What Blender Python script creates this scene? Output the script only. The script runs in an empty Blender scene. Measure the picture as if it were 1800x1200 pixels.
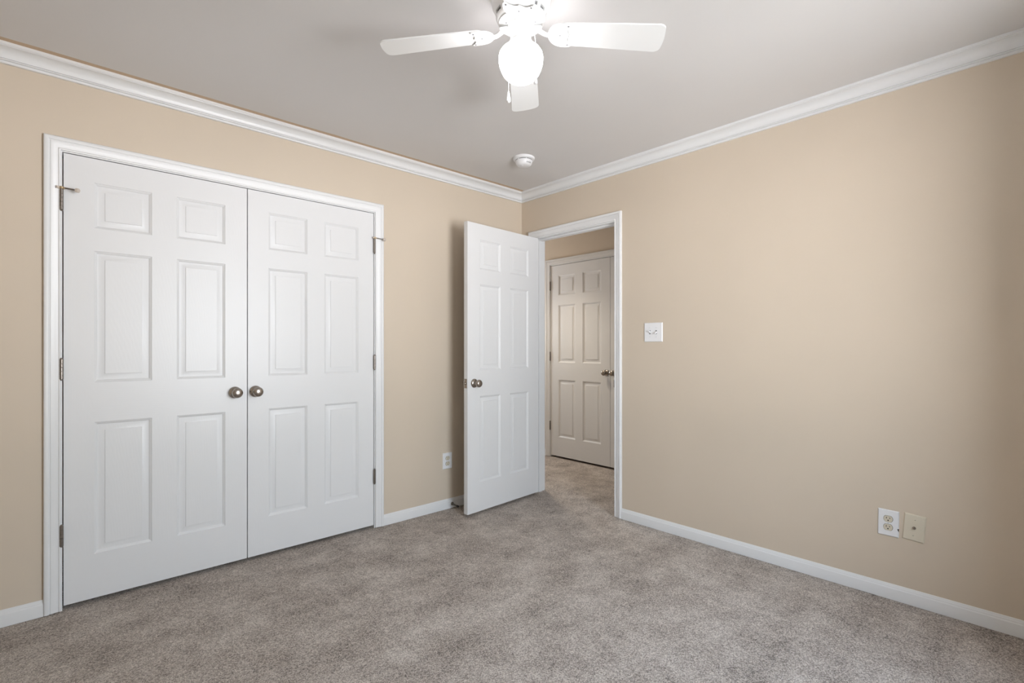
import bpy, bmesh, math, random
from mathutils import Vector, Matrix
random.seed(7)
S = bpy.context.scene
COL = S.collection
PI = math.pi
R = math.radians

# ------------------------------------------------------------------ camera
cam_d = bpy.data.cameras.new('camera')
cam_d.sensor_width = 36.0
cam_d.lens = 884.73 / 1800 * 36.0
cam_d.shift_y = 9.77 / 1800
cam_d.clip_start = 0.02
cam = bpy.data.objects.new('camera', cam_d)
COL.objects.link(cam)
cam.location = (-2.899, -3.011, 1.1771)
cam.rotation_euler = (PI / 2, 0, 0.8238 - PI / 2)
S.camera = cam

# ------------------------------------------------------------------ exposure, sky
S.view_settings.view_transform = 'Standard'
S.view_settings.look = 'None'
S.view_settings.gamma = 1.0
S.view_settings.use_curve_mapping = False
S.view_settings.exposure = 0.20
SKY = 14.0
GROUND = 1.86
SKYB = 1.34
GROUND_C = (0.97, 0.985, 1.02)
GLOBE = 17.0
HALL_W = 58.0
w = bpy.data.worlds.new('sky'); S.world = w; w.use_nodes = True
nt = w.node_tree; nt.nodes.clear()
o = nt.nodes.new('ShaderNodeOutputWorld'); bg = nt.nodes.new('ShaderNodeBackground')
tc = nt.nodes.new('ShaderNodeTexCoord'); sp = nt.nodes.new('ShaderNodeSeparateXYZ')
rp = nt.nodes.new('ShaderNodeValToRGB'); mr = nt.nodes.new('ShaderNodeMapRange')
mr.inputs[1].default_value = -1; mr.inputs[2].default_value = 1
nt.links.new(tc.outputs['Generated'], sp.inputs[0]); nt.links.new(sp.outputs['Z'], mr.inputs[0])
nt.links.new(mr.outputs[0], rp.inputs[0]); nt.links.new(rp.outputs[0], bg.inputs[0]); nt.links.new(bg.outputs[0], o.inputs[0])
e = rp.color_ramp.elements
def rgb(c, k): return (c[0] * k, c[1] * k, c[2] * k, 1)
e[0].position = 0.0; e[0].color = rgb(GROUND_C, GROUND)
e[1].position = 1.0; e[1].color = rgb((0.55, 0.74, 1.0), SKYB)
q = e.new(0.49); q.color = rgb(GROUND_C, GROUND)
q = e.new(0.51); q.color = rgb((0.88, 0.95, 1.0), SKYB)
bg.inputs[1].default_value = SKY

# room numbers (metres); the far corner of the room is the origin, x runs along the closet wall, y along the right wall
H = 2.439
XW, YW = -3.300, -3.420
WB = 0.20                         # thickness of the outside wall with the window          # the two walls behind the camera
WT = 0.115                        # wall thickness
CL, CR = -2.8455, -1.3325         # closet opening
DH = 2.0485                       # head of every opening
DL, DR = -0.152, -0.9275          # room door opening in the right wall
HX = 1.087                        # far wall of the hall
HL, HR = 0.6825, -0.8730          # hall closet opening
HY0, HY1 = -2.60, 1.75            # ends of the hall
EX0, EX1, EZ0, EZ1 = 0.42, 0.76, 1.05, 1.85     # added, unseen window lighting the hall from its left end
WX0, WX1, WZ0, WZ1 = -1.95, -0.93, 0.62, 2.03   # window in the wall behind the camera

# portal that helps Cycles find the window
pd = bpy.data.lights.new('window_portal', 'AREA'); pd.shape = 'RECTANGLE'
pd.size = WX1 - WX0; pd.size_y = WZ1 - WZ0; pd.cycles.is_portal = True
po = bpy.data.objects.new('window_portal', pd); COL.objects.link(po)
po.location = ((WX0 + WX1) / 2, YW - WB - 0.01, (WZ0 + WZ1) / 2); po.rotation_euler = (PI / 2, 0, 0)
pd2 = bpy.data.lights.new('hall_portal', 'AREA'); pd2.shape = 'RECTANGLE'
pd2.size = EX1 - EX0; pd2.size_y = EZ1 - EZ0; pd2.cycles.is_portal = True
po2 = bpy.data.objects.new('hall_portal', pd2); COL.objects.link(po2)
po2.location = ((EX0 + EX1) / 2, HY1 + 0.11, (EZ0 + EZ1) / 2); po2.rotation_euler = (-PI / 2, 0, 0)
# added spotlight, unseen and without a fixture, brightening the hall from above
hd = bpy.data.lights.new('hall_fill_spot', 'SPOT'); hd.spot_size = R(100); hd.spot_blend = 1.0; hd.energy = HALL_W; hd.color = (1.0, 0.86, 0.68); hd.shadow_soft_size = 0.06
ho = bpy.data.objects.new('hall_fill_spot', hd); COL.objects.link(ho); ho.location = (0.42, 0.36, 2.42)

# ------------------------------------------------------------------ materials
def new_mat(name):
    m = bpy.data.materials.new(name); m.use_nodes = True
    n = m.node_tree; b = n.nodes['Principled BSDF']
    return m, n, b
def coords(n, kind='Object', scale=(1, 1, 1)):
    t = n.nodes.new('ShaderNodeTexCoord'); mp = n.nodes.new('ShaderNodeMapping')
    mp.inputs['Scale'].default_value = scale
    n.links.new(t.outputs[kind], mp.inputs[0]); return mp.outputs[0]
def noise(n, vec, scale, detail=2, rough=0.5):
    t = n.nodes.new('ShaderNodeTexNoise'); t.inputs['Scale'].default_value = scale
    t.inputs['Detail'].default_value = detail; t.inputs['Roughness'].default_value = rough
    n.links.new(vec, t.inputs['Vector']); return t.outputs['Fac']
def math_n(n, op, a, b=None, c=None):
    t = n.nodes.new('ShaderNodeMath'); t.operation = op
    for i, v in enumerate((a, b, c)):
        if v is None: continue
        if isinstance(v, (int, float)): t.inputs[i].default_value = v
        else: n.links.new(v, t.inputs[i])
    return t.outputs[0]
def bump(n, b, h, strength, dist):
    t = n.nodes.new('ShaderNodeBump'); t.inputs['Strength'].default_value = strength
    t.inputs['Distance'].default_value = dist
    n.links.new(h, t.inputs['Height']); n.links.new(t.outputs[0], b.inputs['Normal'])
def ramp(n, fac, stops):
    t = n.nodes.new('ShaderNodeValToRGB'); el = t.color_ramp.elements
    el[0].position, el[0].color = stops[0][0], (*stops[0][1], 1)
    el[1].position, el[1].color = stops[-1][0], (*stops[-1][1], 1)
    for p, c in stops[1:-1]:
        k = el.new(p); k.color = (*c, 1)
    n.links.new(fac, t.inputs[0]); return t.outputs[0]
def paint(name, col, rough, peel=0.0, scale=260, spec=0.5, var=0.02):
    m, n, b = new_mat(name)
    v = coords(n)
    f = noise(n, v, 1.7, 3)
    c0 = tuple(x * (1 - var) for x in col); c1 = tuple(min(1, x * (1 + var)) for x in col)
    n.links.new(ramp(n, f, [(0.3, c0), (0.7, c1)]), b.inputs['Base Color'])
    b.inputs['Roughness'].default_value = rough; b.inputs['Specular IOR Level'].default_value = spec
    if peel: bump(n, b, noise(n, v, scale, 2), peel, 0.001)
    return m
WALLC = (0.640, 0.548, 0.440)
M = {}
M['wall'] = paint('tan_wall_paint', WALLC, 0.50, 0.10, 240, 0.4)
M['trim'] = paint('white_trim_paint', (0.775, 0.778, 0.778), 0.34, 0.03, 120, 0.5)
M['fan'] = paint('white_fan_enamel', (0.80, 0.80, 0.79), 0.35)
M['plastic'] = paint('white_plastic', (0.82, 0.82, 0.83), 0.35)
M['ivory'] = paint('ivory_plastic', (0.66, 0.60, 0.48), 0.38)
M['dark'] = paint('dark_slot', (0.015, 0.013, 0.012), 0.7)
M['side_blocker'] = paint('brown_blocker', (0.07, 0.055, 0.045), 0.8)
M['ground_blocker'] = paint('dark_ground_blocker', (0.050, 0.060, 0.030), 0.9, 0.5, 60, 0.1, 0.3)
M['grey'] = paint('grey_vent', (0.20, 0.20, 0.20), 0.7)
M['rubber'] = paint('white_rubber', (0.62, 0.55, 0.48), 0.7)
M['black_rubber'] = paint('black_rubber', (0.05, 0.045, 0.04), 0.7)
def metal(name, col, rough):
    m, n, b = new_mat(name)
    v = coords(n)
    n.links.new(ramp(n, noise(n, v, 90, 3), [(0.3, tuple(x * .85 for x in col)), (0.7, col)]), b.inputs['Base Color'])
    b.inputs['Metallic'].default_value = 1.0; b.inputs['Roughness'].default_value = rough
    return m
M['nickel'] = metal('brushed_nickel', (0.40, 0.36, 0.32), 0.27)
M['hinge'] = metal('hinge_nickel', (0.30, 0.27, 0.245), 0.34)
M['brass'] = metal('aged_brass', (0.55, 0.42, 0.26), 0.34)
M['steel'] = metal('dark_steel', (0.22, 0.20, 0.18), 0.35)
M['chain'] = metal('chain_steel', (0.62, 0.62, 0.61), 0.30)

# ceiling: flat grey-white paint, with the wall colour lapped a little onto it along the closet wall
m, n, b = new_mat('ceiling_paint'); M['ceiling'] = m
v = coords(n)
sx = n.nodes.new('ShaderNodeSeparateXYZ'); n.links.new(v, sx.inputs[0])
wob = math_n(n, 'MULTIPLY', math_n(n, 'SUBTRACT', noise(n, v, 6, 3), 0.5), 0.016)
yy = math_n(n, 'ADD', sx.outputs['Y'], wob)
lap = math_n(n, 'GREATER_THAN', yy, -0.097)
lap = math_n(n, 'MULTIPLY', lap, math_n(n, 'LESS_THAN', sx.outputs['X'], -0.05))
mx = n.nodes.new('ShaderNodeMix'); mx.data_type = 'RGBA'
n.links.new(lap, mx.inputs['Factor'])
n.links.new(ramp(n, noise(n, v, 1.3, 3), [(0.3, (0.690, 0.672, 0.660)), (0.7, (0.715, 0.697, 0.685))]), mx.inputs[6])
mx.inputs[7].default_value = (0.60, 0.46, 0.33, 1)
n.links.new(mx.outputs[2], b.inputs['Base Color']); b.inputs['Roughness'].default_value = 0.75
b.inputs['Specular IOR Level'].default_value = 0.2
bump(n, b, noise(n, v, 180, 3), 0.12, 0.001)

# carpet: short cut pile, speckled taupe, with brushed and trodden patches
m, n, b = new_mat('taupe_carpet'); M['carpet'] = m
v = coords(n)
vo = n.nodes.new('ShaderNodeTexVoronoi'); vo.inputs['Scale'].default_value = 270
n.links.new(v, vo.inputs['Vector'])
sc = n.nodes.new('ShaderNodeSeparateColor'); n.links.new(vo.outputs['Color'], sc.inputs[0])
fine = noise(n, v, 480, 3, 0.7)
mid = noise(n, v, 45, 3, 0.6)
big = noise(n, coords(n, 'Object', (1.0, 1.6, 1)), 3.2, 4, 0.62)
big2 = noise(n, coords(n, 'Object', (1.5, 1.0, 1)), 8.0, 4, 0.65)
t = math_n(n, 'MULTIPLY', sc.outputs[0], 0.60)
t = math_n(n, 'ADD', t, math_n(n, 'MULTIPLY', math_n(n, 'MULTIPLY_ADD', fine, 1.6, -0.30), 0.36))
t = math_n(n, 'ADD', t, math_n(n, 'MULTIPLY', mid, 0.22))
patch = math_n(n, 'ADD', math_n(n, 'MULTIPLY', big, 0.75), math_n(n, 'MULTIPLY', big2, 0.45))
t = math_n(n, 'ADD', t, math_n(n, 'MULTIPLY', math_n(n, 'SUBTRACT', patch, 0.59), 0.98))
n.links.new(ramp(n, t, [(0.16, (0.108, 0.084, 0.068)), (0.44, (0.405, 0.338, 0.285)), (0.62, (0.570, 0.488, 0.423)), (0.98, (0.90, 0.82, 0.74))]), b.inputs['Base Color'])
b.inputs['Roughness'].default_value = 0.95; b.inputs['Specular IOR Level'].default_value = 0.05
b.inputs['Sheen Weight'].default_value = 0.15; b.inputs['Sheen Roughness'].default_value = 0.6
hgt = math_n(n, 'ADD', math_n(n, 'MULTIPLY', vo.outputs['Distance'], -1.0), math_n(n, 'MULTIPLY', fine, 0.8))
bump(n, b, hgt, 0.9, 0.006)

# white moulded doors: embossed wood grain, upright on stiles and panels, lying on rails
def door_paint(name, upright):
    m, n, b = new_mat(name)
    b.inputs['Base Color'].default_value = (0.755, 0.758, 0.762, 1)
    b.inputs['Roughness'].default_value = 0.38
    s = (95, 95, 4) if upright else (4, 95, 95)
    f1 = noise(n, coords(n, 'Object', s), 1.6, 4, 0.6)
    wv = n.nodes.new('ShaderNodeTexWave'); wv.wave_type = 'RINGS'; wv.rings_direction = 'Y'
    wv.inputs['Scale'].default_value = 1.0; wv.inputs['Distortion'].default_value = 5.0
    wv.inputs['Detail'].default_value = 2; wv.inputs['Detail Scale'].default_value = 1.2
    n.links.new(coords(n, 'Object', (30, 1, 7) if upright else (5, 1, 34)), wv.inputs['Vector'])
    hsum = math_n(n, 'ADD', math_n(n, 'MULTIPLY', f1, 0.7), math_n(n, 'MULTIPLY', wv.outputs['Fac'], 0.22))
    bump(n, b, hsum, 0.16, 0.0012)
    return m
M['door_v'] = door_paint('moulded_door_paint', True)
M['door_h'] = door_paint('moulded_rail_paint', False)

# glowing frosted glass of the fan lamp
m, n, b = new_mat('lit_frosted_glass'); M['globe'] = m
b.inputs['Base Color'].default_value = (0.9, 0.9, 0.88, 1); b.inputs['Roughness'].default_value = 0.3
b.inputs['Emission Color'].default_value = (1.0, 0.985, 1.02, 1); b.inputs['Emission Strength'].default_value = GLOBE
# window glass
m, n, b = new_mat('window_glass'); M['glass'] = m
n.nodes.remove(b)
tr = n.nodes.new('ShaderNodeBsdfTransparent'); gl = n.nodes.new('ShaderNodeBsdfGlossy'); mxs = n.nodes.new('ShaderNodeMixShader')
gl.inputs['Roughness'].default_value = 0.02; mxs.inputs[0].default_value = 0.06
n.links.new(tr.outputs[0], mxs.inputs[1]); n.links.new(gl.outputs[0], mxs.inputs[2])
n.links.new(mxs.outputs[0], n.nodes['Material Output'].inputs[0])

# ------------------------------------------------------------------ mesh helpers
class MB:
    """collects shapes into one mesh"""
    def __init__(self): self.bm = bmesh.new()
    def face(self, pts, mi=0):
        f = self.bm.faces.new([self.bm.verts.new(p) for p in pts]); f.material_index = mi; return f
    def box(self, a, c, bevel=0.0, mi=0, seg=2):
        x0, x1 = sorted((a[0], c[0])); y0, y1 = sorted((a[1], c[1])); z0, z1 = sorted((a[2], c[2]))
        V = [self.bm.verts.new(p) for p in ((x0,y0,z0),(x1,y0,z0),(x1,y1,z0),(x0,y1,z0),(x0,y0,z1),(x1,y0,z1),(x1,y1,z1),(x0,y1,z1))]
        F = [self.bm.faces.new([V[i] for i in q]) for q in ((0,3,2,1),(4,5,6,7),(0,1,5,4),(1,2,6,5),(2,3,7,6),(3,0,4,7))]
        for f in F: f.material_index = mi
        if bevel:
            ed = list({e for f in F for e in f.edges})
            bmesh.ops.bevel(self.bm, geom=ed, offset=bevel, segments=seg, affect='EDGES', profile=0.5)
        return self
    def lathe(self, prof, seg=32, axis='Z', org=(0, 0, 0), mi=0, mat=None):
        """prof = [(radius, along)] ; axis Z up, or any matrix through mat"""
        rings = []
        for r, z in prof:
            if r < 1e-6:
                rings.append([self.bm.verts.new((0, 0, z))])
            else:
                rings.append([self.bm.verts.new((r * math.cos(2 * PI * k / seg), r * math.sin(2 * PI * k / seg), z)) for k in range(seg)])
        fs = []
        for A, B in zip(rings, rings[1:]):
            for k in range(seg):
                a0, a1 = A[k % len(A)], A[(k + 1) % len(A)]; b0, b1 = B[k % len(B)], B[(k + 1) % len(B)]
                vs = []
                for vv in (a0, a1, b1, b0):
                    if vv not in vs: vs.append(vv)
                if len(vs) >= 3:
                    f = self.bm.faces.new(vs); f.material_index = mi; fs.append(f)
        mtx = mat if mat is not None else Matrix.Identity(4)
        if axis == '-Y': mtx = mtx @ Matrix.Rotation(PI / 2, 4, 'X')
        if axis == '-X': mtx = mtx @ Matrix.Rotation(-PI / 2, 4, 'Y')
        if axis == 'X': mtx = mtx @ Matrix.Rotation(PI / 2, 4, 'Y')
        mtx = Matrix.Translation(org) @ mtx
        vs = [v for rg in rings for v in rg]
        bmesh.ops.transform(self.bm, matrix=mtx, verts=vs)
        return fs
    def tube(self, pts, r, seg=10):
        pts = [Vector(p) for p in pts]; rings = []
        for i, p in enumerate(pts):
            d = (pts[min(i + 1, len(pts) - 1)] - pts[max(i - 1, 0)]).normalized()
            u = d.cross(Vector((0.31, 0.2, 0.93))).normalized(); v = d.cross(u)
            rr = r[i] if isinstance(r, (list, tuple)) else r
            rings.append([self.bm.verts.new(p + (u * math.cos(2 * PI * k / seg) + v * math.sin(2 * PI * k / seg)) * rr) for k in range(seg)])
        for A, B in zip(rings, rings[1:]):
            for k in range(seg): self.bm.faces.new((A[k], A[(k + 1) % seg], B[(k + 1) % seg], B[k]))
        self.bm.faces.new(rings[0][::-1]); self.bm.faces.new(rings[-1])
        return self
    def sweep(self, stations, closed=True, caps=True):
        """stations: lists of points, one ring for each station of a moulding"""
        rows = [[self.bm.verts.new(p) for p in st] for st in stations]
        nn = len(rows[0])
        for A, B in zip(rows, rows[1:]):
            for k in range(nn if closed else nn - 1):
                self.bm.faces.new((A[k], A[(k + 1) % nn], B[(k + 1) % nn], B[k]))
        if caps and closed:
            self.bm.faces.new(rows[0][::-1]); self.bm.faces.new(rows[-1])
        return self
    def prism(self, outline, h0, h1, mi=0):
        """outline in xy, from z = h0 to h1"""
        A = [self.bm.verts.new((x, y, h0)) for x, y in outline]; B = [self.bm.verts.new((x, y, h1)) for x, y in outline]
        k = len(A)
        fs = [self.bm.faces.new(A[::-1]), self.bm.faces.new(B)]
        for i in range(k): fs.append(self.bm.faces.new((A[i], A[(i + 1) % k], B[(i + 1) % k], B[i])))
        for f in fs: f.material_index = mi
        return fs
    def build(self, name, mats, parent=None, loc=None, rot=None, smooth=35, move=None):
        if move is not None: bmesh.ops.transform(self.bm, matrix=move, verts=self.bm.verts)
        bmesh.ops.recalc_face_normals(self.bm, faces=self.bm.faces)
        me = bpy.data.meshes.new(name); self.bm.to_mesh(me); self.bm.free()
        for mm in (mats if isinstance(mats, (list, tuple)) else [mats]): me.materials.append(mm)
        if smooth:
            for p in me.polygons: p.use_smooth = True
            me.set_sharp_from_angle(angle=R(smooth))
        ob = bpy.data.objects.new(name, me); COL.objects.link(ob)
        if parent: ob.parent = parent
        if loc is not None: ob.location = loc
        if rot is not None: ob.rotation_euler = rot
        return ob
def tag(ob, label=None, cat=None, group=None, kind=None):
    if label: ob['label'] = label
    if cat: ob['category'] = cat
    if group: ob['group'] = group
    if kind: ob['kind'] = kind
    return ob
def empty(name, loc, rz=0.0):
    ob = bpy.data.objects.new(name, None); ob.empty_display_size = 0.05
    COL.objects.link(ob); ob.location = loc; ob.rotation_euler = (0, 0, rz); return ob
def copy_tree(src, parent=None):
    c = src.copy(); COL.objects.link(c)
    if parent: c.parent = parent
    for ch in list(src.children): copy_tree(ch, c)
    return c
def struct(ob, label, cat): return tag(ob, label, cat, None, 'structure')

# ------------------------------------------------------------------ shell
CY1 = 0.70                        # back of the closet
f = MB().box((XW - WT, YW - WB, -0.10), (1.80, HY1 + 0.1, 0.0)).build('floor', M['carpet'], smooth=0)
struct(f, 'speckled taupe carpet covering the bedroom floor and the hall', 'carpet')
c = MB().box((XW - WT, YW - WB, H), (1.80, HY1 + 0.1, H + 0.10)).build('ceiling', M['ceiling'], smooth=0)
struct(c, 'flat grey white painted ceiling above the fan', 'ceiling')
b_ = MB()
b_.box((XW - WT, 0, 0), (CL - 0.018, WT, H)).box((CR + 0.018, 0, 0), (0.0, WT, H)).box((CL - 0.018, 0, DH + 0.018), (CR + 0.018, WT, H))
struct(b_.build('wall_left', M['wall'], smooth=0), 'tan painted wall around the white double closet doors', 'wall')
b_ = MB()
b_.box((0, DL + 0.018, 0), (WT, HY1, H)).box((0, YW - WT, 0), (WT, DR - 0.018, H)).box((0, DR - 0.018, DH + 0.018), (WT, DL + 0.018, H))
struct(b_.build('wall_right', M['wall'], smooth=0), 'tan painted wall with the light switch and the open doorway', 'wall')
b_ = MB()
b_.box((XW - WT, YW - WB, 0), (WX0, YW, H)).box((WX1, YW - WB, 0), (0, YW, H)).box((WX0, YW - WB, 0), (WX1, YW, WZ0)).box((WX0, YW - WB, WZ1), (WX1, YW, H))
struct(b_.build('wall_back', M['wall'], smooth=0), 'tan painted wall with the window behind the camera', 'wall')
b_ = MB().box((XW - WT, YW, 0), (XW, 0, H))
struct(b_.build('wall_front', M['wall'], smooth=0), 'plain tan painted wall left of the camera', 'wall')
# hall
b_ = MB()
b_.box((HX, HL + 0.018, 0), (HX + WT, HY1, H)).box((HX, HY0, 0), (HX + WT, HR - 0.018, H)).box((HX, HR - 0.018, DH + 0.018), (HX + WT, HL + 0.018, H))
struct(b_.build('wall_hall', M['wall'], smooth=0), 'tan wall across the hall around the white hall closet doors', 'wall')
b_ = MB()
b_.box((WT, HY1, 0), (EX0, HY1 + 0.1, H)).box((EX1, HY1, 0), (1.80, HY1 + 0.1, H)).box((EX0, HY1, 0), (EX1, HY1 + 0.1, EZ0)).box((EX0, HY1, EZ1), (EX1, HY1 + 0.1, H))
struct(b_.build('wall_hall_left', M['wall'], smooth=0), 'tan wall closing the left end of the hall', 'wall')
struct(MB().box((WT, HY0 - 0.1, 0), (1.80, HY0, H)).build('wall_hall_right', M['wall'], smooth=0), 'tan wall closing the right end of the hall', 'wall')
struct(MB().box((1.70, HY0, 0), (1.80, HY1, H)).build('wall_hall_back', M['wall'], smooth=0), 'back wall inside the hall closet', 'wall')
# closet interior
b_ = MB()
b_.box((XW - WT, WT, 0), (XW, CY1, H)).box((-0.10, WT, 0), (0.0, CY1, H)).box((XW - WT, CY1, 0), (0.0, CY1 + 0.1, H))
struct(b_.build('wall_closet', M['wall'], smooth=0), 'tan walls inside the bedroom closet', 'wall')

# ------------------------------------------------------------------ window behind the camera
wd = MB()
fr = 0.045
wy0, wy1 = YW - 0.190, YW - 0.150
wd.box((WX0, wy0, WZ0), (WX0 + fr, wy1, WZ1)).box((WX1 - fr, wy0, WZ0), (WX1, wy1, WZ1))
wd.box((WX0 + fr, wy0, WZ0), (WX1 - fr, wy1, WZ0 + fr)).box((WX0 + fr, wy0, WZ1 - fr), (WX1 - fr, wy1, WZ1))
zm = (WZ0 + WZ1) / 2
wd.box((WX0 + fr, wy0 + .005, zm - .02), (WX1 - fr, wy1 - .005, zm + .02))
win = wd.build('window_1', M['trim'], smooth=0)
struct(win, 'white single sash window in the wall behind the camera', 'window')
MB().box((WX0 + fr, YW - 0.172, WZ0 + fr), (WX1 - fr, YW - 0.168, WZ1 - fr)).build('pane', M['glass'], win, smooth=0)
MB().box((WX0 - .06, YW, WZ0 - .02), (WX1 + .06, YW + 0.03, WZ0 + .005)).build('window_sill', M['trim'], win, smooth=0)

wd = MB()  # window added out of view to bring daylight into the hall
wd.box((EX0, HY1 + .05, EZ0), (EX0 + .04, HY1 + .08, EZ1)).box((EX1 - .04, HY1 + .05, EZ0), (EX1, HY1 + .08, EZ1))
wd.box((EX0 + .04, HY1 + .05, EZ0), (EX1 - .04, HY1 + .08, EZ0 + .04)).box((EX0 + .04, HY1 + .05, EZ1 - .04), (EX1 - .04, HY1 + .08, EZ1))
win2 = wd.build('hall_fill_window', M['trim'], smooth=0)
struct(win2, 'added white framed window lighting the hall from its left end', 'window')
MB().box((EX0 + .04, HY1 + .063, EZ0 + .04), (EX1 - .04, HY1 + .067, EZ1 - .04)).build('pane', M['glass'], win2, smooth=0)
# added unseen slab outside, cuts grazing daylight on the right wall
struct(MB().box((-2.85, YW - WB - .80, -.10), (-2.60, YW - WB, 3.2)).build('wall_blocker', M['side_blocker'], smooth=0), 'added dark brown slab blocking light beside the bedroom window', 'wall')

struct(MB().box((-2.60, YW - WB - 3.0, -.60), (3.0, YW - WB, -.50)).build('ground_blocker', M['ground_blocker'], smooth=0), 'added dark strip blocking ground light under the bedroom window', 'ground_blocker')  # added unseen dark strip, cuts ground light rising to the ceiling

# ------------------------------------------------------------------ mouldings
CASING = [(0, 0), (0, .0075), (.0015, .0100), (.0045, .0112), (.0075, .0100), (.0085, .0082), (.0120, .0088), (.0200, .0108), (.0290, .0142), (.0340, .0150), (.0355, .0128), (.0385, .0130), (.0400, .0160), (.0440, .0182), (.0510, .0186), (.0550, .0174), (.0575, .0148), (.058, .0120), (.058, 0)]
def casing(l, r, top, to3, name, label, scale=1.0, z0=0.004):
    """colonial casing on three sides; l, r, top are the inner edges; to3(u, z, t) -> world"""
    s = 1 if r > l else -1
    st = []
    for i in range(4):
        row = []
        for wv, t in CASING:
            wv *= scale
            u = (l - s * wv) if i < 2 else (r + s * wv)
            z = z0 if i in (0, 3) else top + wv
            row.append(to3(u, z, t))
        st.append(row)
    return struct(MB().sweep(st).build(name, M['trim'], smooth=40), label, 'door casing')
casing(CL - .005, CR + .005, DH + .005, lambda u, z, t: (u, -t, z), 'trim_1', 'white moulded casing framing the double closet doors', 0.98)
casing(DL + .005, DR - .005, DH + .005, lambda u, z, t: (-t, u, z), 'trim_2', 'white moulded casing around the open bedroom doorway', 1.0)
casing(HL + .005, HR - .005, DH + .005, lambda u, z, t: (HX - t, u, z), 'trim_3', 'white moulded casing framing the hall closet doors', 1.0)
casing(DL + .005, DR - .005, DH + .005, lambda u, z, t: (WT + t, u, z), 'trim_4', 'white casing on the hall side of the bedroom doorway', 1.0)

# jambs
def jamb(name, label, l, r, to3, depth, stop_at=None, stop_w=0.034, stop_t=0.010):
    b = MB()
    s = 1 if r > l else -1
    def bx(u0, u1, d0, d1, z0, z1):
        p, qv = to3(u0, d0, z0), to3(u1, d1, z1); b.box(p, qv)
    bx(l - s * .018, l, 0, depth, 0, DH + .018); bx(r, r + s * .018, 0, depth, 0, DH + .018); bx(l, r, 0, depth, DH, DH + .018)
    if stop_at is not None:
        bx(l, l + s * stop_t, stop_at, stop_at + stop_w, 0, DH); bx(r - s * stop_t, r, stop_at, stop_at + stop_w, 0, DH)
        bx(l + s * stop_t, r - s * stop_t, stop_at, stop_at + stop_w, DH - stop_t, DH)
    return struct(b.build(name, M['trim'], smooth=0), label, 'door jamb')
jamb('trim_5', 'white jamb lining the double closet opening', CL, CR, lambda u, d, z: (u, d, z), WT)
dj = jamb('trim_6', 'white jamb lining the open bedroom doorway', DL, DR, lambda u, d, z: (d, u, z), WT, 0.039)
jamb('trim_7', 'white jamb lining the hall closet opening', HL, HR, lambda u, d, z: (HX + d, u, z), WT)
sp_ = MB().box((-0.0035, DR + 0.0005, 0.895), (0.034, DR + 0.002, 0.953), 0.0004).box((-0.006, DR - 0.003, 0.900), (-0.0032, DR + 0.002, 0.948), 0.0008)
tag(sp_.build('strike_plate', M['steel'], dj), 'dark steel strike plate')

# crown moulding, one length for each wall, mitred in the corners
def crown_prof():
    P = [(0.0, 0.0), (.067, 0.0), (.067, .0105), (.0655, .0125), (.0610, .0130), (.0602, .0150)]
    for k in range(1, 9):                 # cove, hollow towards the corner
        a = k / 9 * PI / 2
        P.append((.0585 - .0395 * math.sin(a), .0150 + .0345 * (1 - math.cos(a))))
    P += [(.0182, .0495), (.0182, .0512)]
    for k in range(0, 7):                 # bead
        a = -PI / 2 + k / 6 * PI
        P.append((.0140 + .0042 * math.cos(a), .0548 + .0032 * math.sin(a)))
    P += [(.0088, .0590), (.0085, .0605), (.0115, .0618), (.0115, .0680), (.0095, .0697), (0.0, .0697)]
    return P
CP = crown_prof()
def crown(name, label, a, c):
    st = []
    for fn in (a, c): st.append([fn(o_, H - dn) for o_, dn in CP])
    struct(MB().sweep(st).build(name, M['trim'], smooth=28), label, 'crown moulding')
crown('trim_8', 'white crown moulding above the closet doors', lambda o_, z: (XW + o_, -o_, z), lambda o_, z: (-o_, -o_, z))
crown('trim_9', 'white crown moulding along the wall with the light switch', lambda o_, z: (-o_, -o_, z), lambda o_, z: (-o_, YW + o_, z))
crown('trim_10', 'white crown moulding above the window behind the camera', lambda o_, z: (-o_, YW + o_, z), lambda o_, z: (XW + o_, YW + o_, z))
crown('trim_11', 'white crown moulding on the plain wall left of the camera', lambda o_, z: (XW + o_, YW + o_, z), lambda o_, z: (XW + o_, -o_, z))

BP = [(0, 0.002), (.0125, 0.002), (.0125, .052), (.0115, .0550), (.0092, .0572), (.0085, .0610), (.0078, .0635), (.0050, .0668), (.0042, .0705), (.0030, .0725), (0, .0725)]
def base(name, label, a, c):
    st = [[fn(o_, z) for o_, z in BP] for fn in (a, c)]
    struct(MB().sweep(st).build(name, M['trim'], smooth=30), label, 'baseboard')
base('baseboard_left', 'white baseboard left of the closet doors', lambda o_, z: (XW + o_, -o_, z), lambda o_, z: (CL - .0622, -o_, z))
base('baseboard_left.001', 'white baseboard with the door stop between closet and open door', lambda o_, z: (CR + .0622, -o_, z), lambda o_, z: (-o_, -o_, z))
base('baseboard_right', 'white baseboard under the outlets on the right wall', lambda o_, z: (-o_, DR - .0635, z), lambda o_, z: (-o_, YW + o_, z))
base('baseboard_right.001', 'short white baseboard hidden behind the open door', lambda o_, z: (-o_, -o_, z), lambda o_, z: (-o_, DL + .0635, z))
base('baseboard_back', 'white baseboard below the window behind the camera', lambda o_, z: (-o_, YW + o_, z), lambda o_, z: (XW + o_, YW + o_, z))
base('baseboard_front', 'white baseboard on the plain wall left of the camera', lambda o_, z: (XW + o_, YW + o_, z), lambda o_, z: (XW + o_, -o_, z))
base('baseboard_hall', 'white baseboard across the hall left of its closet', lambda o_, z: (HX - o_, HY1, z), lambda o_, z: (HX - o_, HL + .0635, z))
base('baseboard_hall.001', 'white baseboard across the hall right of its closet', lambda o_, z: (HX - o_, HR - .0635, z), lambda o_, z: (HX - o_, HY0, z))

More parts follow.
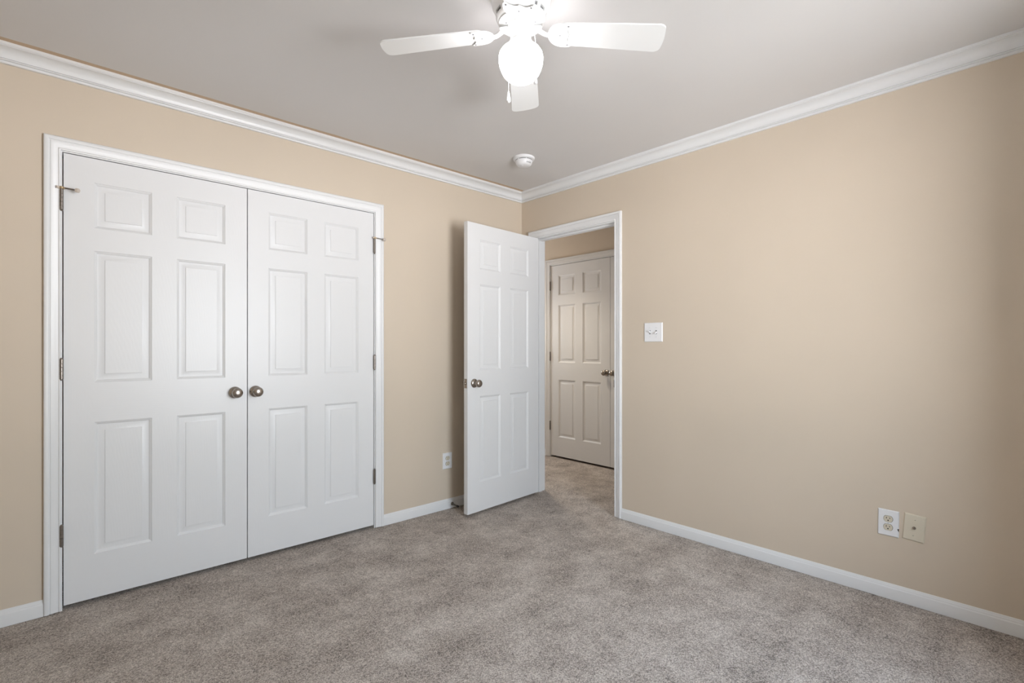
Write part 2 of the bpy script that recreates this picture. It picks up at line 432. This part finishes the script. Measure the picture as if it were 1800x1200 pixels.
# ------------------------------------------------------------------ six-panel doors
RINGS = [(0.0, 0.0), (.0012, .0026), (.0050, .0042), (.0095, .0078), (.0115, .0104), (.0150, .0108), (.0365, .0050), (.0385, .0047), (.0394, .0018)]
ZP = [(.2035, .8095), (.9935, 1.5995), (1.7045, 1.9130)]
def leaf_mesh(wd_, ht, thick=0.035, stile=0.106, mull=0.103):
    pw = (wd_ - 2 * stile - mull) / 2
    xs = [0, stile, stile + pw, stile + pw + mull, wd_ - stile, wd_]
    zs = [0] + [z for pr in ZP for z in pr] + [ht]
    b = MB()
    def side(y, sg):
        for i in range(5):
            for j in range(7):
                x0, x1, z0, z1 = xs[i], xs[i + 1], zs[j], zs[j + 1]
                panel = i in (1, 3) and j in (1, 3, 5)
                if not panel:
                    mi = 1 if (i in (1, 2, 3) and j in (0, 2, 4, 6)) else 0
                    b.face([(x0, y, z0), (x1, y, z0), (x1, y, z1), (x0, y, z1)], mi)
                    continue
                prev = None
                for ins, dp in RINGS:
                    p = [(x0 + ins, y + sg * dp, z0 + ins), (x1 - ins, y + sg * dp, z0 + ins), (x1 - ins, y + sg * dp, z1 - ins), (x0 + ins, y + sg * dp, z1 - ins)]
                    if prev:
                        for k in range(4): b.face([prev[k], prev[(k + 1) % 4], p[(k + 1) % 4], p[k]])
                    prev = p
                b.face(prev)
    side(0, 1); side(thick, -1)
    # edges, split at the same heights so the mesh closes
    for x in (0, wd_):
        for j in range(7): b.face([(x, 0, zs[j]), (x, thick, zs[j]), (x, thick, zs[j + 1]), (x, 0, zs[j + 1])])
    for z in (0, ht):
        for i in range(5): b.face([(xs[i], 0, z), (xs[i + 1], 0, z), (xs[i + 1], thick, z), (xs[i], thick, z)])
    bmesh.ops.remove_doubles(b.bm, verts=b.bm.verts, dist=1e-5)
    return b
KNOB = [(0, .0655), (.008, .0652), (.0165, .0635), (.0225, .0600), (.0262, .0545), (.0272, .0490), (.0262, .0440), (.0225, .0385), (.0165, .0345), (.0125, .0310), (.0115, .0260), (.0120, .0190), (.0135, .0150)]
ROSE = [(.0135, .0150), (.0200, .0135), (.0265, .0100), (.0305, .0055), (.0318, .0020), (.0318, 0.0), (0, 0.0)]
def knob(parent, x, z, y=0.0, back=False):
    b = MB(); b.lathe(KNOB, 40, '-Y'); kb = b.build('knob', M['nickel'], parent, (x, y, z), (0, 0, PI) if back else None)
    b = MB(); b.lathe(ROSE, 40, '-Y'); b.build('rosette', M['nickel'], kb)
    return kb
def hinge_mesh(length=0.089, r=0.0073):
    b = MB(); seg = length / 5; pr = [(0, -length / 2 - .006), (.003, -length / 2 - .0058), (r * .9, -length / 2 - .002), (r * .75, -length / 2)]
    for k in range(5):
        z0 = -length / 2 + k * seg
        pr += [(r, z0 + .0006), (r, z0 + seg - .0006), (r * .82, z0 + seg)]
    pr += [(r * .9, length / 2 + .002), (.003, length / 2 + .0058), (0, length / 2 + .006)]
    b.lathe(pr, 18)
    return b
def hinge(parent, x, y, z, leaf_dir=0):
    b = hinge_mesh()
    if leaf_dir: b.box((0, .003, -.0445), (leaf_dir * .010, .0062, .0445))
    return b.build('hinge', M['hinge'], parent, (x, y, z))
def pin_stop(hg, sx, up):
    """door-saver stop clamped on a hinge pin: collar, threaded bolt with bumper, short pad"""
    b = MB(); b.lathe([(0, -.006), (.0085, -.0055), (.0105, -.003), (.0105, .004), (.0070, .0065), (0, .0070)], 18, org=(0, 0, up))
    b.box((sx * .006, -.0075, up - .003), (sx * .022, -.0010, up + .003), .0008)
    st = b.build('pin_stop', M['brass'], hg); tag(st, 'brass coloured hinge pin door stop')
    d = Vector((sx * .80, -.56, -.17)).normalized(); p0 = Vector((sx * .013, -.005, up))
    b = MB(); b.tube([p0 + d * k * .0028 for k in range(17)], [.0028 if k % 2 else .0038 for k in range(17)], 10)
    b.build('bolt', M['steel'], st)
    b = MB(); b.tube([p0 + d * .042, p0 + d * .044, p0 + d * .054, p0 + d * .057], [.006, .0095, .0095, .0065], 16)
    b.build('bumper', M['rubber'], st)
    b = MB(); b.tube([(-sx * .006, -.004, up), (-sx * .013, -.008, up), (-sx * .016, -.008, up)], [.0035, .006, .006], 12)
    b.build('pad', M['rubber'], st)
ZL, LH = 0.021, 2.0235
HZ = [1.8325 - ZL, 1.0785 - ZL, 0.3375 - ZL]

def leaf(name, origin, rz, width, label, **kw):
    root = empty(name, origin, rz); struct(root, label, 'door')
    leaf_mesh(width, LH, **kw).build('leaf', [M['door_v'], M['door_h']], root, smooth=30)
    return root
# closet pair
d1 = leaf('door_1', (-2.8415, 0.001, ZL), 0, 0.7512, 'left leaf of the white six panel double closet doors')
knob(d1, -2.1500 + 2.8415, .932 - ZL)
for k, hz in enumerate(HZ):
    hg = hinge(d1, -.0070, -.0105, hz)
    if k == 0: pin_stop(hg, 1, .052)
d2 = leaf('door_2', (-2.0858, 0.001, ZL), 0, 0.7493, 'right leaf of the white six panel double closet doors')
knob(d2, -2.0475 + 2.0858, .932 - ZL)
for k, hz in enumerate(HZ):
    hg = hinge(d2, .7493 + .0020, -.0105, hz)
    if k == 0: pin_stop(hg, 1, .052)
for rt, x in ((d1, .7512 - .06), (d2, .06)):
    MB().box((x - .02, .010, LH - .0005), (x + .02, .025, LH + .003), .0008).build('ball_catch', M['steel'], rt)
# open bedroom door, swung in beside the closet wall
d3 = leaf('door_3', (-.7710, -.2620, ZL), R(4.66), 0.7620, 'white six panel bedroom door standing open beside the doorway', stile=.118, mull=.101)
knob(d3, .063, .925 - ZL); knob(d3, .063, .925 - ZL, .035, True)
lp = MB().box((-.0012, .005, .893 - ZL), (.0004, .030, .957 - ZL), .0004).build('latch_plate', M['nickel'], d3)
lb = MB(); lb.lathe([(0, .011), (.004, .0105), (.0068, .007), (.0078, 0), (0, 0)], 16, '-X', (-.0008, .0175, .925 - ZL)); lb.build('latch_bolt', M['nickel'], lp)
for hz in HZ: hinge(d3, .7620 + .0060, .0425, hz)
# hall closet pair
d4 = leaf('door_4', (HX + .003, .6790, ZL), -PI / 2, 0.7725, 'white six panel hall closet leaf seen through the doorway', stile=.108, mull=.098)
knob(d4, .6790 + .0535, .928 - ZL)
for hz in HZ: hinge(d4, -.0055, -.0085, hz)
d5 = leaf('door_5', (HX + .003, -.0975, ZL), -PI / 2, 0.7725, 'second hall closet leaf showing only a strip and its knob', stile=.108, mull=.098)
knob(d5, .050, .928 - ZL)
for hz in HZ: hinge(d5, .7725 + .0020, -.0085, hz)

# ------------------------------------------------------------------ ceiling fan
FX, FY = -1.647, -1.706
fan = empty('ceiling_fan', (FX, FY, H)); tag(fan, 'white four blade ceiling fan with a lit frosted glass globe', 'ceiling fan')
FZ = lambda z: z - H
b = MB()
prof = [(.0, 0), (.108, 0), (.110, -.004), (.109, -.016), (.1055, -.019), (.1040, -.040), (.1000, -.044), (.0985, -.049), (.0965, -.052), (.0930, -.066)]
band0 = len(prof) - 1
prof += [(.0925, -.068), (.0890, -.083), (.0885, -.085), (.0850, -.094), (.0815, -.097), (.0790, -.0985)]
NS = 80
fs = b.lathe(prof, NS)
band = []
for f in fs:
    zc = f.calc_center_median().z
    if -.0835 < zc < -.0675:
        ang = (math.degrees(math.atan2(f.calc_center_median().y, f.calc_center_median().x)) + 360) % 30
        if 4 < ang < 24: band.append(f)
res = bmesh.ops.inset_region(b.bm, faces=band, thickness=.0012, depth=0.0)
bmesh.ops.recalc_face_normals(b.bm, faces=b.bm.faces)
ex = bmesh.ops.extrude_face_region(b.bm, geom=band)
vv = [g for g in ex['geom'] if isinstance(g, bmesh.types.BMVert)]
for v_ in vv:
    k = Vector((v_.co.x, v_.co.y, 0)); v_.co -= k.normalized() * .006
for g in ex['geom']:
    if isinstance(g, bmesh.types.BMFace): g.material_index = 1
bmesh.ops.delete(b.bm, geom=band, context='FACES')
b.build('motor_housing', [M['fan'], M['grey']], fan)
b = MB(); b.lathe([(.0800, -.0975), (.0800, -.104), (.0770, -.1065), (.070, -.1075), (.062, -.1095), (.048, -.1100), (.0, -.1100)], 64)
bp_ = b.build('bottom_plate', M['fan'], fan)
for k in range(8):
    a = R(22.5 + 45 * k)
    b = MB(); b.lathe([(0, -.1125), (.0025, -.112), (.0035, -.1102), (.0035, -.107)], 12, org=(.056 * math.cos(a), .056 * math.sin(a), 0)); b.build('screw', M['grey'], bp_)
b = MB(); b.lathe([(.0, -.108), (.047, -.108), (.048, -.113), (.044, -.118), (.0375, -.121), (.0365, -.150), (.0375, -.153), (.0375, -.158), (.0355, -.160), (.0355, -.168), (.043, -.171), (.0435, -.178), (.041, -.181), (0, -.181)], 48)
b.build('switch_housing', M['fan'], fan)
# globe
GP = [(.0, -.180), (.030, -.180), (.036, -.181), (.040, -.184)]
b = MB()
b.lathe([(.0385, -.177), (.0400, -.182), (.0560, -.190), (.0690, -.199), (.0765, -.210), (.0795, -.223), (.0795, -.234), (.0775, -.248), (.0735, -.262), (.0675, -.276), (.0590, -.289), (.0480, -.299), (.0330, -.3055), (.0170, -.3085), (0, -.3095)], 64)
b.build('glass_globe', M['globe'], fan, smooth=80)
# blades: one blade and one bracket, then copies
def blade_outline():
    pts = []
    r0, R1 = .128, .5075
    hw = lambda r: (.1042 + (.1244 - .1042) * (r - .16) / (.507 - .16)) / 2
    for k in range(13):                                     # rounded root
        a = PI / 2 + k / 12 * PI
        pts.append((r0 + .030 + .030 * math.cos(a), hw(r0 + .03) * math.sin(a)))
    ct = .020
    for s in (-1, 1):                                       # tip corners, slightly bowed end
        arc = []
        for k in range(7):
            a = k / 6 * PI / 2
            arc.append((R1 - ct - .004 + ct * math.sin(a), s * (hw(R1) - ct + ct * math.cos(a))))
        if s > 0: arc = arc[::-1]
        pts += arc
        if s < 0: pts += [(R1 - .001, -.018), (R1, 0), (R1 - .001, .018)]
    return pts
def bracket_outline():
    pts = []
    for k in range(17):
        a = PI / 2 + k / 16 * PI
        pts.append((.142 + .044 * math.cos(a), .0525 * math.sin(a)))
    for y, r in ((-.0535, .160), (-.0530, .176), (-.048, .181), (-.040, .176), (-.028, .165), (-.016, .163), (-.006, .168), (0, .172), (.006, .168), (.016, .163), (.028, .165), (.040, .176), (.048, .181), (.0530, .176), (.0535, .160)):
        pts.append((r, y))
    return pts
def frame(k):
    a = .7637 + k * PI / 2; p = .1663
    e_ = Vector((math.cos(a), math.sin(a), -.0816)).normalized()
    n_ = Vector((-math.sin(a), math.cos(a), 0))
    m_ = (n_ * math.cos(p) - Vector((0, 0, 1)) * math.sin(p)); m_ = (m_ - e_ * m_.dot(e_)).normalized()
    u_ = e_.cross(m_)
    mt = Matrix((( e_.x, m_.x, u_.x, 0), (e_.y, m_.y, u_.y, 0), (e_.z, m_.z, u_.z, FZ(2.3054)), (0, 0, 0, 1)))
    return mt
b = MB(); b.prism(blade_outline(), 0, .0055)
bmesh.ops.bevel(b.bm, geom=[e for e in b.bm.edges if abs(e.verts[0].co.z - e.verts[1].co.z) < 1e-6], offset=.0015, segments=2, affect='EDGES')
bl0 = b.build('blade', M['fan'], fan); bl0.matrix_local = frame(0)
b = MB(); b.prism(bracket_outline(), -.0045, -.0004)
bmesh.ops.bevel(b.bm, geom=[e for e in b.bm.edges if e.verts[0].co.z < -.004 and e.verts[1].co.z < -.004], offset=.0015, segments=2, affect='EDGES')
b.tube([(.056, 0, .016), (.066, 0, .012), (.078, 0, .004), (.090, 0, -.002), (.104, 0, -.003), (.118, 0, -.0035)], [.0085, .0085, .008, .0075, .0080, .0060], 14)
b.box((.045, -.015, .014), (.074, .015, .0215), .002)
br0 = b.build('blade_bracket', M['fan'], fan); br0.matrix_local = frame(0)
for x, y in ((.168, -.042), (.168, .042), (.140, 0)):
    bb = MB(); bb.lathe([(0, -.0070), (.0025, -.0066), (.0038, -.0050), (.0040, -.0040)], 12, org=(x, y, 0)); bb.build('screw', M['grey'], br0)
for k in (1, 2, 3):
    for src in (bl0, br0):
        c = copy_tree(src, fan); c.matrix_local = frame(k)
# pull chains
def pull(name, pts, tip, label=None):
    b = MB(); P = [Vector(p) for p in pts]; step = .0042
    for A, B in zip(P, P[1:]):
        L = (B - A).length; nb = max(1, int(L / step))
        for i in range(nb):
            c_ = A + (B - A) * (i / nb)
            b.lathe([(0, -.0016), (.0011, -.0011), (.0016, 0), (.0011, .0011), (0, .0016)], 8, org=c_)
    b.tube(P, .0005, 6)
    ch = b.build('pull_chain', M['chain'], fan)
    b = MB(); b.lathe([(0, .003), (.0026, .002), (.0036, -.004), (.0066, -.030), (.0072, -.034), (.0058, -.0375), (0, -.040)] if tip == 0 else [(0, .003), (.0028, .002), (.0040, -.004), (.0078, -.030), (.0080, -.033), (.0040, -.039), (0, -.040)], 20, org=P[-1])
    b.build('pendant', M['fan'] if tip else M['plastic'], ch)
    return ch
vd = Vector((math.cos(.8238), math.sin(.8238), 0)); vr = Vector((math.sin(.8238), -math.cos(.8238), 0))
def rel(right, away, z): p = vr * right + vd * away; return (p.x, p.y, FZ(z))
pull('pull_chain', [rel(.022, -.031, 2.293), rel(.034, -.050, 2.286), rel(.046, -.066, 2.262), rel(.049, -.069, 2.235), rel(.049, -.069, 2.124)], 0)
pull('pull_chain', [rel(-.024, .028, 2.293), rel(-.034, .048, 2.284), rel(-.043, .066, 2.255), rel(-.0445, .068, 2.235), rel(-.0445, .068, 2.126)], 1)

# ------------------------------------------------------------------ smoke detector
sd = empty('smoke_detector', (-.5570, -.5985, H)); tag(sd, 'round white smoke detector on the ceiling near the corner', 'smoke detector')
b = MB(); b.lathe([(0, 0), (.0725, 0), (.0725, -.006), (.0700, -.013), (.062, -.0165), (.055, -.0170), (0, -.017)], 48); b.build('mounting_base', M['plastic'], sd)
b = MB()
fs = b.lathe([(0, -.0165), (.0545, -.0165), (.0555, -.0200), (.0570, -.0215), (.0565, -.030), (.0530, -.0400), (.0490, -.0470), (.043, -.0520), (.030, -.0550), (.012, -.0562), (0, -.0564)], 60)
for f in fs:
    cm = f.calc_center_median()
    if -.0205 < cm.z < -.0170 and math.hypot(cm.x, cm.y) > .05 and (math.degrees(math.atan2(cm.y, cm.x)) % 60) > 9: f.material_index = 1
b.build('cover', [M['plastic'], M['dark']], sd)
b = MB()
for k in range(7):
    a = .8238 + PI + .35 + k * .10
    mtx = Matrix.Rotation(a, 4, 'Z') @ Matrix.Translation((.0522, 0, -.0412)) @ Matrix.Rotation(.45, 4, 'Y')
    t_ = bmesh.ops.create_cube(b.bm, size=1.0, matrix=mtx @ Matrix.Diagonal((.0015, .0024, .009, 1)))
b.build('vent', M['grey'], sd)
b = MB(); a = .8238 + PI - .6
b.lathe([(0, -.0585), (.006, -.0580), (.0075, -.0565), (.0078, -.0530)], 20, org=(.022 * math.cos(a), .022 * math.sin(a), 0)); b.build('test_button', M['plastic'], sd)

# ------------------------------------------------------------------ wall plates (local: x to the right, z up, front faces -y)
def bev_plate(w_, h_, t_=.006, notch=None):
    b = MB()
    def ring(ins, y): return [(-w_/2+ins, y, -h_/2+ins), (w_/2-ins, y, -h_/2+ins), (w_/2-ins, y, h_/2-ins), (-w_/2+ins, y, h_/2-ins)]
    if notch is None:
        st = [ring(0, 0), ring(0, -.0018), ring(.0012, -.0038), ring(.004, -t_)]
        prev = None
        for rg in st:
            if prev:
                for k in range(4): b.face([prev[k], prev[(k+1) % 4], rg[(k+1) % 4], rg[k]])
            prev = rg
        b.face(prev); b.face(st[0][::-1])
        bmesh.ops.remove_doubles(b.bm, verts=b.bm.verts, dist=1e-6)
    else:
        def out(ins, y):
            nx0, nz0, nz1 = notch
            return [(-w_/2+ins, y, -h_/2+ins), (w_/2-ins, y, -h_/2+ins), (w_/2-ins, y, nz0-.002), (nx0+.0015, y, nz1-.0045), (nx0, y, nz1), (w_/2-ins, y, nz1+.0015), (w_/2-ins, y, h_/2-ins), (-w_/2+ins, y, h_/2-ins)]
        st = [out(0, 0), out(0, -.0018), out(.0012, -.0038), out(.004, -t_)]
        for A, B in zip(st, st[1:]):
            for k in range(8): b.face([A[k], A[(k+1) % 8], B[(k+1) % 8], B[k]])
        b.face(st[-1]); b.face(st[0][::-1])
        bmesh.ops.remove_doubles(b.bm, verts=b.bm.verts, dist=1e-6)
    return b
def screw(parent, x, z, y, r=.0032, mat='plastic'):
    b = MB(); b.lathe([(0, .0012), (r * .7, .0010), (r, 0), (r, -.001)], 16, '-Y', (0, 0, 0))
    s_ = b.build('screw', M[mat], parent, (x, y, z))
    MB().box((-r * .8, -.0014, -.0005), (r * .8, -.0011, .0005)).build('slot', M['dark'], s_, smooth=0)
    return s_
def receptacle(parent, z, y):
    b = MB()
    prof = []
    for k in range(40):                                     # round face with flat top and bottom
        a = 2 * PI * k / 40; x = .0172 * math.cos(a); zz = max(-.0142, min(.0142, .0172 * math.sin(a)))
        prof.append((x, zz))
    b.prism([(x * 1.07, q_ * 1.07) for x, q_ in prof], -.0002, .0003, 1); b.prism(prof, 0, .0022)
    bmesh.ops.transform(b.bm, matrix=Matrix.Rotation(PI / 2, 4, 'X'), verts=b.bm.verts)
    rc = b.build('receptacle', [M['ivory'], M['dark']], parent, (0, y, z)); tag(rc, 'ivory receptacle')
    b = MB()
    b.box((-.0076, -.0026, .0005), (-.0052, -.0021, .0085)); b.box((.0052, -.0026, .0012), (.0076, -.0021, .0078))
    b.lathe([(0, .0026), (.0028, .0026), (.0028, .0020)], 14, '-Y', (0, 0, -.0065))
    b.build('slot', M['dark'], rc, smooth=0)
def outlet(loc, rz, tilt, label, w_=.081, h_=.120, notch=None):
    root = empty('power_outlet', loc, rz); tag(root, label, 'power outlet', 'power outlets on the walls'); root.rotation_euler = (0, tilt, rz)
    pl_ = bev_plate(w_, h_, notch=notch).build('cover_plate', M['plastic'], root)
    receptacle(root, .0195, -.006); receptacle(root, -.0195, -.006)
    screw(pl_, 0, 0, -.0062)
    return root
outlet((-.7545, 0, .3500), 0, 0, 'white power outlet low on the wall beside the open door', .081, .1165)
orr = outlet((0, -2.4785, .3540), -PI / 2, R(0.8), 'white power outlet with a chipped plate on the right wall', .0805, .122, notch=(.0335, -.0330, -.0205))
MB().box((.0330, -.0004, -.0345), (.0400, 0.0, -.0200)).build('wall_box_gap', M['dark'], orr, smooth=0)
cx = empty('coax_wall_plate', (0, -2.5745, .3555)); cx.rotation_euler = (0, R(4.6), -PI / 2)
tag(cx, 'tilted ivory cable wall plate with one round connector', 'wall plate')
bev_plate(.079, .121).build('cover_plate', M['ivory'], cx)
b = MB(); b.lathe([(0, .0135), (.0022, .0135), (.0022, .0105), (.0046, .0105), (.0046, .003), (.0062, .0028), (.0072, .0015), (.0072, 0), (0, 0)], 20, '-Y'); b.build('connector', M['nickel'], cx, (0, -.0058, -.0008))
screw(cx, .001, .036, -.0058, .0030, 'ivory'); screw(cx, -.001, -.036, -.0058, .0030, 'ivory')
sw = empty('light_switch', (0, -1.2348, 1.2733)); sw.rotation_euler = (0, 0, -PI / 2)
tag(sw, 'white double light switch beside the open doorway', 'light switch')
pl_ = bev_plate(.1336, .1245).build('cover_plate', M['plastic'], sw)
for x, up in ((-.023, 1), (.023, -1)):
    MB().box((x - .0055, -.0064, -.0125), (x + .0055, -.0058, .0125)).build('toggle_opening', M['grey'], pl_, smooth=0)
    b = MB()
    b.sweep([[(sx_ * .0046, 0, sz * .0058) for sx_, sz in ((-1, -1), (1, -1), (1, 1), (-1, 1))], [(sx_ * .0036, -.0165, sz * .0034 + up * .0085) for sx_, sz in ((-1, -1), (1, -1), (1, 1), (-1, 1))]])
    b.build('toggle', M['plastic'], sw, (x, -.0062, 0))
    for z in (.030, -.030): screw(pl_, x, z, -.0060, .0030)

# ------------------------------------------------------------------ door stop on the baseboard
ds = empty('door_stop', (-.719, -.0125, .0345)); tag(ds, 'small dark metal door stop on the baseboard behind the open door', 'door stop')
b = MB(); b.lathe([(0, .010), (.005, .0095), (.0095, .006), (.0115, .002), (.0115, 0), (0, 0)], 24, '-Y'); b.build('base', M['steel'], ds)
dd = Vector((.06, -1, -.13)).normalized()
b = MB(); N = 220; rr_ = .0042
hel = []
ux = dd.cross(Vector((0, 0, 1))).normalized(); uz = dd.cross(ux)
for k in range(N):
    a = k / N * 2 * PI * 16; hel.append(dd * (.006 + .052 * k / N) + (ux * math.cos(a) + uz * math.sin(a)) * rr_)
b.tube(hel, .0012, 6); b.build('spring', M['steel'], ds)
b = MB(); b.tube([dd * .055, dd * .057, dd * .068, dd * .072], [.0060, .0078, .0078, .0055], 16); b.build('bumper', M['black_rubber'], ds)
